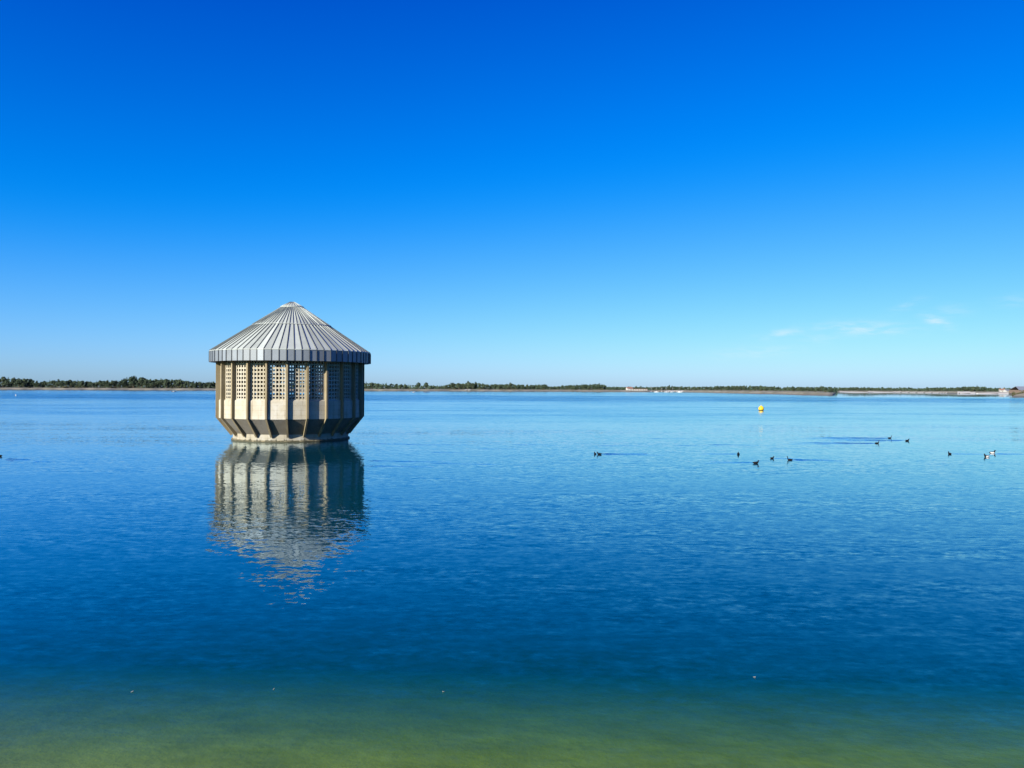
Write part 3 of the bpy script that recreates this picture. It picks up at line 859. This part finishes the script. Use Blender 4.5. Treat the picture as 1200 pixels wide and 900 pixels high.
# ------------------------------------------------------------------ buildings on the far shore
M['tile'] = simple('orange_roof_tiles', (0.22, 0.115, 0.08), 0.8, scale=1.5)
M['slate'] = simple('grey_slate_roof', (0.16, 0.18, 0.22), 0.7, scale=1.0)
M['render'] = simple('white_rendered_wall', (0.42, 0.41, 0.39), 0.8, scale=0.8)
M['brick'] = simple('brown_brick_wall', (0.15, 0.105, 0.08), 0.85, scale=3)
M['pane'] = simple('dark_window_glass', (0.03, 0.04, 0.05), 0.1)
M['door'] = simple('dark_door_paint', (0.10, 0.07, 0.05), 0.5)
M['palesheet'] = simple('pale_sheet_roof', (0.27, 0.26, 0.25), 0.7)
def house(name, px, dist, w, dp, wall_h, roof_h, wallm, roofm, label, cat, rz=0.0, group=None, nwin=3, hip=0.0, chim=False):
    p = spot(px, dist); z = ground_z(p.x, p.y) - .15
    root = empty(name, (p.x, p.y, z), rz)
    mb = MB(); mb.box((0, 0, wall_h/2), (w, dp, wall_h))
    if hip == 0:
        for s in (-1, 1):
            mb.add([(s*(w/2-.004), -dp/2, wall_h), (s*(w/2-.004), dp/2, wall_h), (s*(w/2-.004), 0, wall_h+roof_h-.05)], [(0, 1, 2)])
    wl = mb.build('wall', wallm, root)
    mb = MB(); o = .45; e = wall_h - .12
    y0 = dp/2+o; x0 = w/2+o; xr = x0 - hip
    sec = lambda x, k=1.0: [Vector((x, -y0, e)), Vector((x, -y0, e+.18)), Vector((xr if x > 0 else -xr, 0, wall_h+roof_h+.12)), Vector((x, y0, e+.18)), Vector((x, y0, e)), Vector((xr*.98 if x > 0 else -xr*.98, 0, wall_h+roof_h-.10))]
    mb.loft([sec(-x0), sec(x0)], 0); rf = mb.build('roof', roofm, root)
    if chim:
        mb = MB(); mb.box((w*.25, .4, wall_h+roof_h*.9+.3), (.7, .7, 1.5)); mb.box((w*.25, .4, wall_h+roof_h*.9+1.1), (.85, .85, .12)); mb.build('chimney', M['brick'], rf)
    for i in range(nwin):
        x = (i-(nwin-1)/2)*w/(nwin+.2)
        if i == nwin//2:
            mb = MB(); mb.box((x, -dp/2-.03, 1.05), (1.0, .06, 2.1)); mb.build('door', M['door'], root)
        else:
            mb = MB()
            for a, b, c, d in ((0, .62, 1.3, .08), (0, -.62, 1.3, .08), (-.61, 0, .08, 1.16), (.61, 0, .08, 1.16)):
                mb.box((x+a, -dp/2-.04, wall_h*.55+b), (c, .08, d))
            wn = mb.build('window', M['white'], root)
            mb = MB(); mb.box((x, -dp/2-.02, wall_h*.55), (1.13, .04, 1.15)); mb.build('pane', M['pane'], wn)
    tag(root, label, cat, group)
    return root
house('harbour_house', 737.5, 1232, 9, 8, 3.0, 2.3, M['render'], M['tile'], 'small house with orange tiled roof at the left end of the harbour', 'house', R(10), chim=True)
house('boat_hall', 747.5, 1212, 28, 9, 1.9, .6, M['render'], M['tile'], 'long low white hall with thin red roof at the harbour', 'building', R(2), nwin=7)
house('shed', 548, 1165, 8, 5, 1.3, .8, M['palesheet'], M['palesheet'], 'pale roofed shed under the tallest tree of the middle wood', 'shed', R(4))
house('white_house', 1174.3, 1085, 6.5, 6, 2.6, 1.9, M['render'], M['tile'], 'left white house with red roof behind the pale sand at right', 'house', R(-15), nwin=3, chim=True)
house('white_house', 1180.2, 1075, 7.5, 6, 2.0, 1.5, M['render'], M['slate'], 'right white house with grey roof behind the pale sand at right', 'house', R(8), nwin=3)
house('lodge', 1207, 585, 26, 10, 2.6, 2.6, M['brick'], M['slate'], 'brown lodge with a wide grey roof on the near point at the right edge', 'building', R(6), nwin=7, hip=1.5, chim=True)
for px, dd, h, w, lb in ((1186.5, 556, 2.2, 1.3, 'brown bush at the tip of the near point at the right edge'), (1191, 560, 2.0, 1.4, 'brown bush in front of the left part of the brown lodge'),
                         (1196, 556, 1.8, 1.4, 'brown bush in front of the brown lodge windows'), (1188.5, 566, 3.2, 1.0, 'taller bush beside the left wall of the brown lodge'),
                         (1201, 553, 1.8, 1.4, 'brown bush half cut by the right edge of the picture')):
    plant('shrub', px, dd, h, lb, None, w)

# ------------------------------------------------------------------ boats
M['hull_dark'] = simple('dark_blue_hull', (0.03, 0.04, 0.09), 0.3)
M['canvas'] = simple('blue_sail_cover', (0.05, 0.09, 0.25), 0.8)
M['wood'] = simple('grey_timber', (0.16, 0.13, 0.10), 0.85)
def hull_mesh(L, W, H, mats):
    mb = MB(); rows = []
    for i in range(9):
        u = i/8; x = (u-.5)*L
        b = W/2*(0.80 if u == 0 else min(1, .8+.6*u) if u < .4 else math.cos((u-.4)/.6*PI/2*.97))
        sh = H*(1+.25*u*u)
        rows.append([Vector((x, -b, sh)), Vector((x, -b*.93, .12*H)), Vector((x, -b*.4, -.35*H*(1-.6*u))), Vector((x, b*.4, -.35*H*(1-.6*u))), Vector((x, b*.93, .12*H)), Vector((x, b, sh)), Vector((x, b*.8, sh*.93)), Vector((x, -b*.8, sh*.93))])
    mb.loft(rows, 0, True, False)
    return mb.mesh('hull', mats)
hull_w, hull_d = hull_mesh(6.5, 2.2, .75, M['white']), hull_mesh(6.5, 2.2, .75, M['hull_dark'])
def cabin_mesh():
    mb = MB(); mb.loft([[Vector((x, -w, z)) for x, w, z in ((-.9, .75, .72), (1.7, .55, .80), (1.3, .45, 1.22), (-.8, .62, 1.28))],
                        [Vector((x, w, z)) for x, w, z in ((-.9, .75, .72), (1.7, .55, .80), (1.3, .45, 1.22), (-.8, .62, 1.28))]], 0)
    return mb.mesh('cabin', M['white'])
cab = cabin_mesh()
def mast_mesh():
    mb = MB(); mb.tube((.5, 0, .7), (.5, 0, 8.8), .10, .06, 8)
    for a in ((3.2, 0, .9), (-3.1, 0, .85), (.4, 1.0, .8), (.4, -1.0, .8)): mb.tube(a, (.5, 0, 8.6), .012, .012, 4)
    mb.box((.5, 0, 5.2), (.05, 1.2, .05)); return mb.mesh('mast', M['steel'])
mst = mast_mesh()
mb = MB(); mb.tube((.45, 0, 1.75), (-2.4, 0, 1.7), .17, .12, 8); boom = mb.mesh('boom', M['canvas'])
for i, (px, dd, hd, rz, lb) in enumerate((
        (763, 1178, 1, .2, 'moored sailing boat nearest the white hall'), (769, 1172, 0, -.3, 'white moored sailing boat second along from the white hall'),
        (775.5, 1180, 1, 1.2, 'dark moored sailing boat third along from the white hall'), (781, 1170, 0, .1, 'white moored sailing boat under the dark upright tree'),
        (788, 1176, 0, .5, 'white moored sailing boat just right of the dark upright tree'), (796.5, 1165, 0, 2.7, 'white moored sailing boat last but one from the harbour'),
        (806, 1160, 1, .3, 'dark moored sailing boat farthest right along the shore'))):
    p = spot(px, dd - 22)
    root = empty('sailing_boat', (p.x, p.y, 0), rz)
    link('hull', hull_d if hd else hull_w, root); link('cabin', cab, root); link('mast', mst, root); link('boom', boom, root)
    tag(root, lb, 'boat', 'sailing boats moored at the harbour')
def motorboat(px, py, rz, s, label, hull=None, name='motorboat'):
    p = on_water(px, py)
    root = empty(name, (p.x, p.y, 0), rz); root.scale = (s,)*3
    link('hull', hull or hull_w, root); link('cabin', cab, root)
    mb = MB(); mb.box((-3.45, 0, .55), (.45, .5, .9)); mb.box((-3.4, 0, 1.1), (.6, .55, .35)); mb.build('outboard_motor', M['hull_dark'], root)
    mb = MB(); mb.add([(1.36, -.46, 1.2), (1.36, .46, 1.2), (.9, .42, 1.65), (.9, -.42, 1.65)], [(0, 1, 2, 3)]); mb.add([(1.34, -.46, 1.2), (1.34, .46, 1.2), (.88, .42, 1.65), (.88, -.42, 1.65)], [(3, 2, 1, 0)]); mb.build('windscreen', M['pane'], root)
    tag(root, label, 'boat')
motorboat(203.5, 459.4, PI+.2, .65, 'small dark boat with white cabin off the left shore just left of the tower', hull_d)
motorboat(485, 459.9, .5, .55, 'tiny white boat below the left one of two lone round trees')
motorboat(1145.5, 461.6, .1, .7, 'white boat drawn up by the pale sand near the right edge')
def pontoon(px, py, L, label):
    p = on_water(px, py); root = empty('pontoon', (p.x, p.y, 0), .05)
    mb = MB()
    for k in range(int(L/.3)): mb.box((-L/2+.15+.3*k, 0, .46), (.27, 2.0, .06))
    mb.build('deck', M['wood'], root)
    for y in (-.75, .75):
        mb = MB(); mb.tube((-L/2, y, .14), (L/2, y, .14), .28, .28, 10); mb.build('float', M['hull_dark'], root)
    tag(root, label, 'pontoon')
pontoon(500, 459.8, 7, 'dark floating pontoon below the right one of two lone round trees')

# ------------------------------------------------------------------ render settings
SC.render.engine = 'CYCLES'
SC.cycles.max_bounces = 8; SC.cycles.volume_bounces = 2; SC.cycles.transparent_max_bounces = 12
SC.cycles.caustics_reflective = False; SC.cycles.caustics_refractive = False
SC.cycles.use_denoising = True
SC.view_settings.view_transform = 'Standard'; SC.view_settings.look = 'None'
SC.view_settings.exposure = 1.0; SC.view_settings.gamma = 1.0
SC.view_settings.use_curve_mapping = False
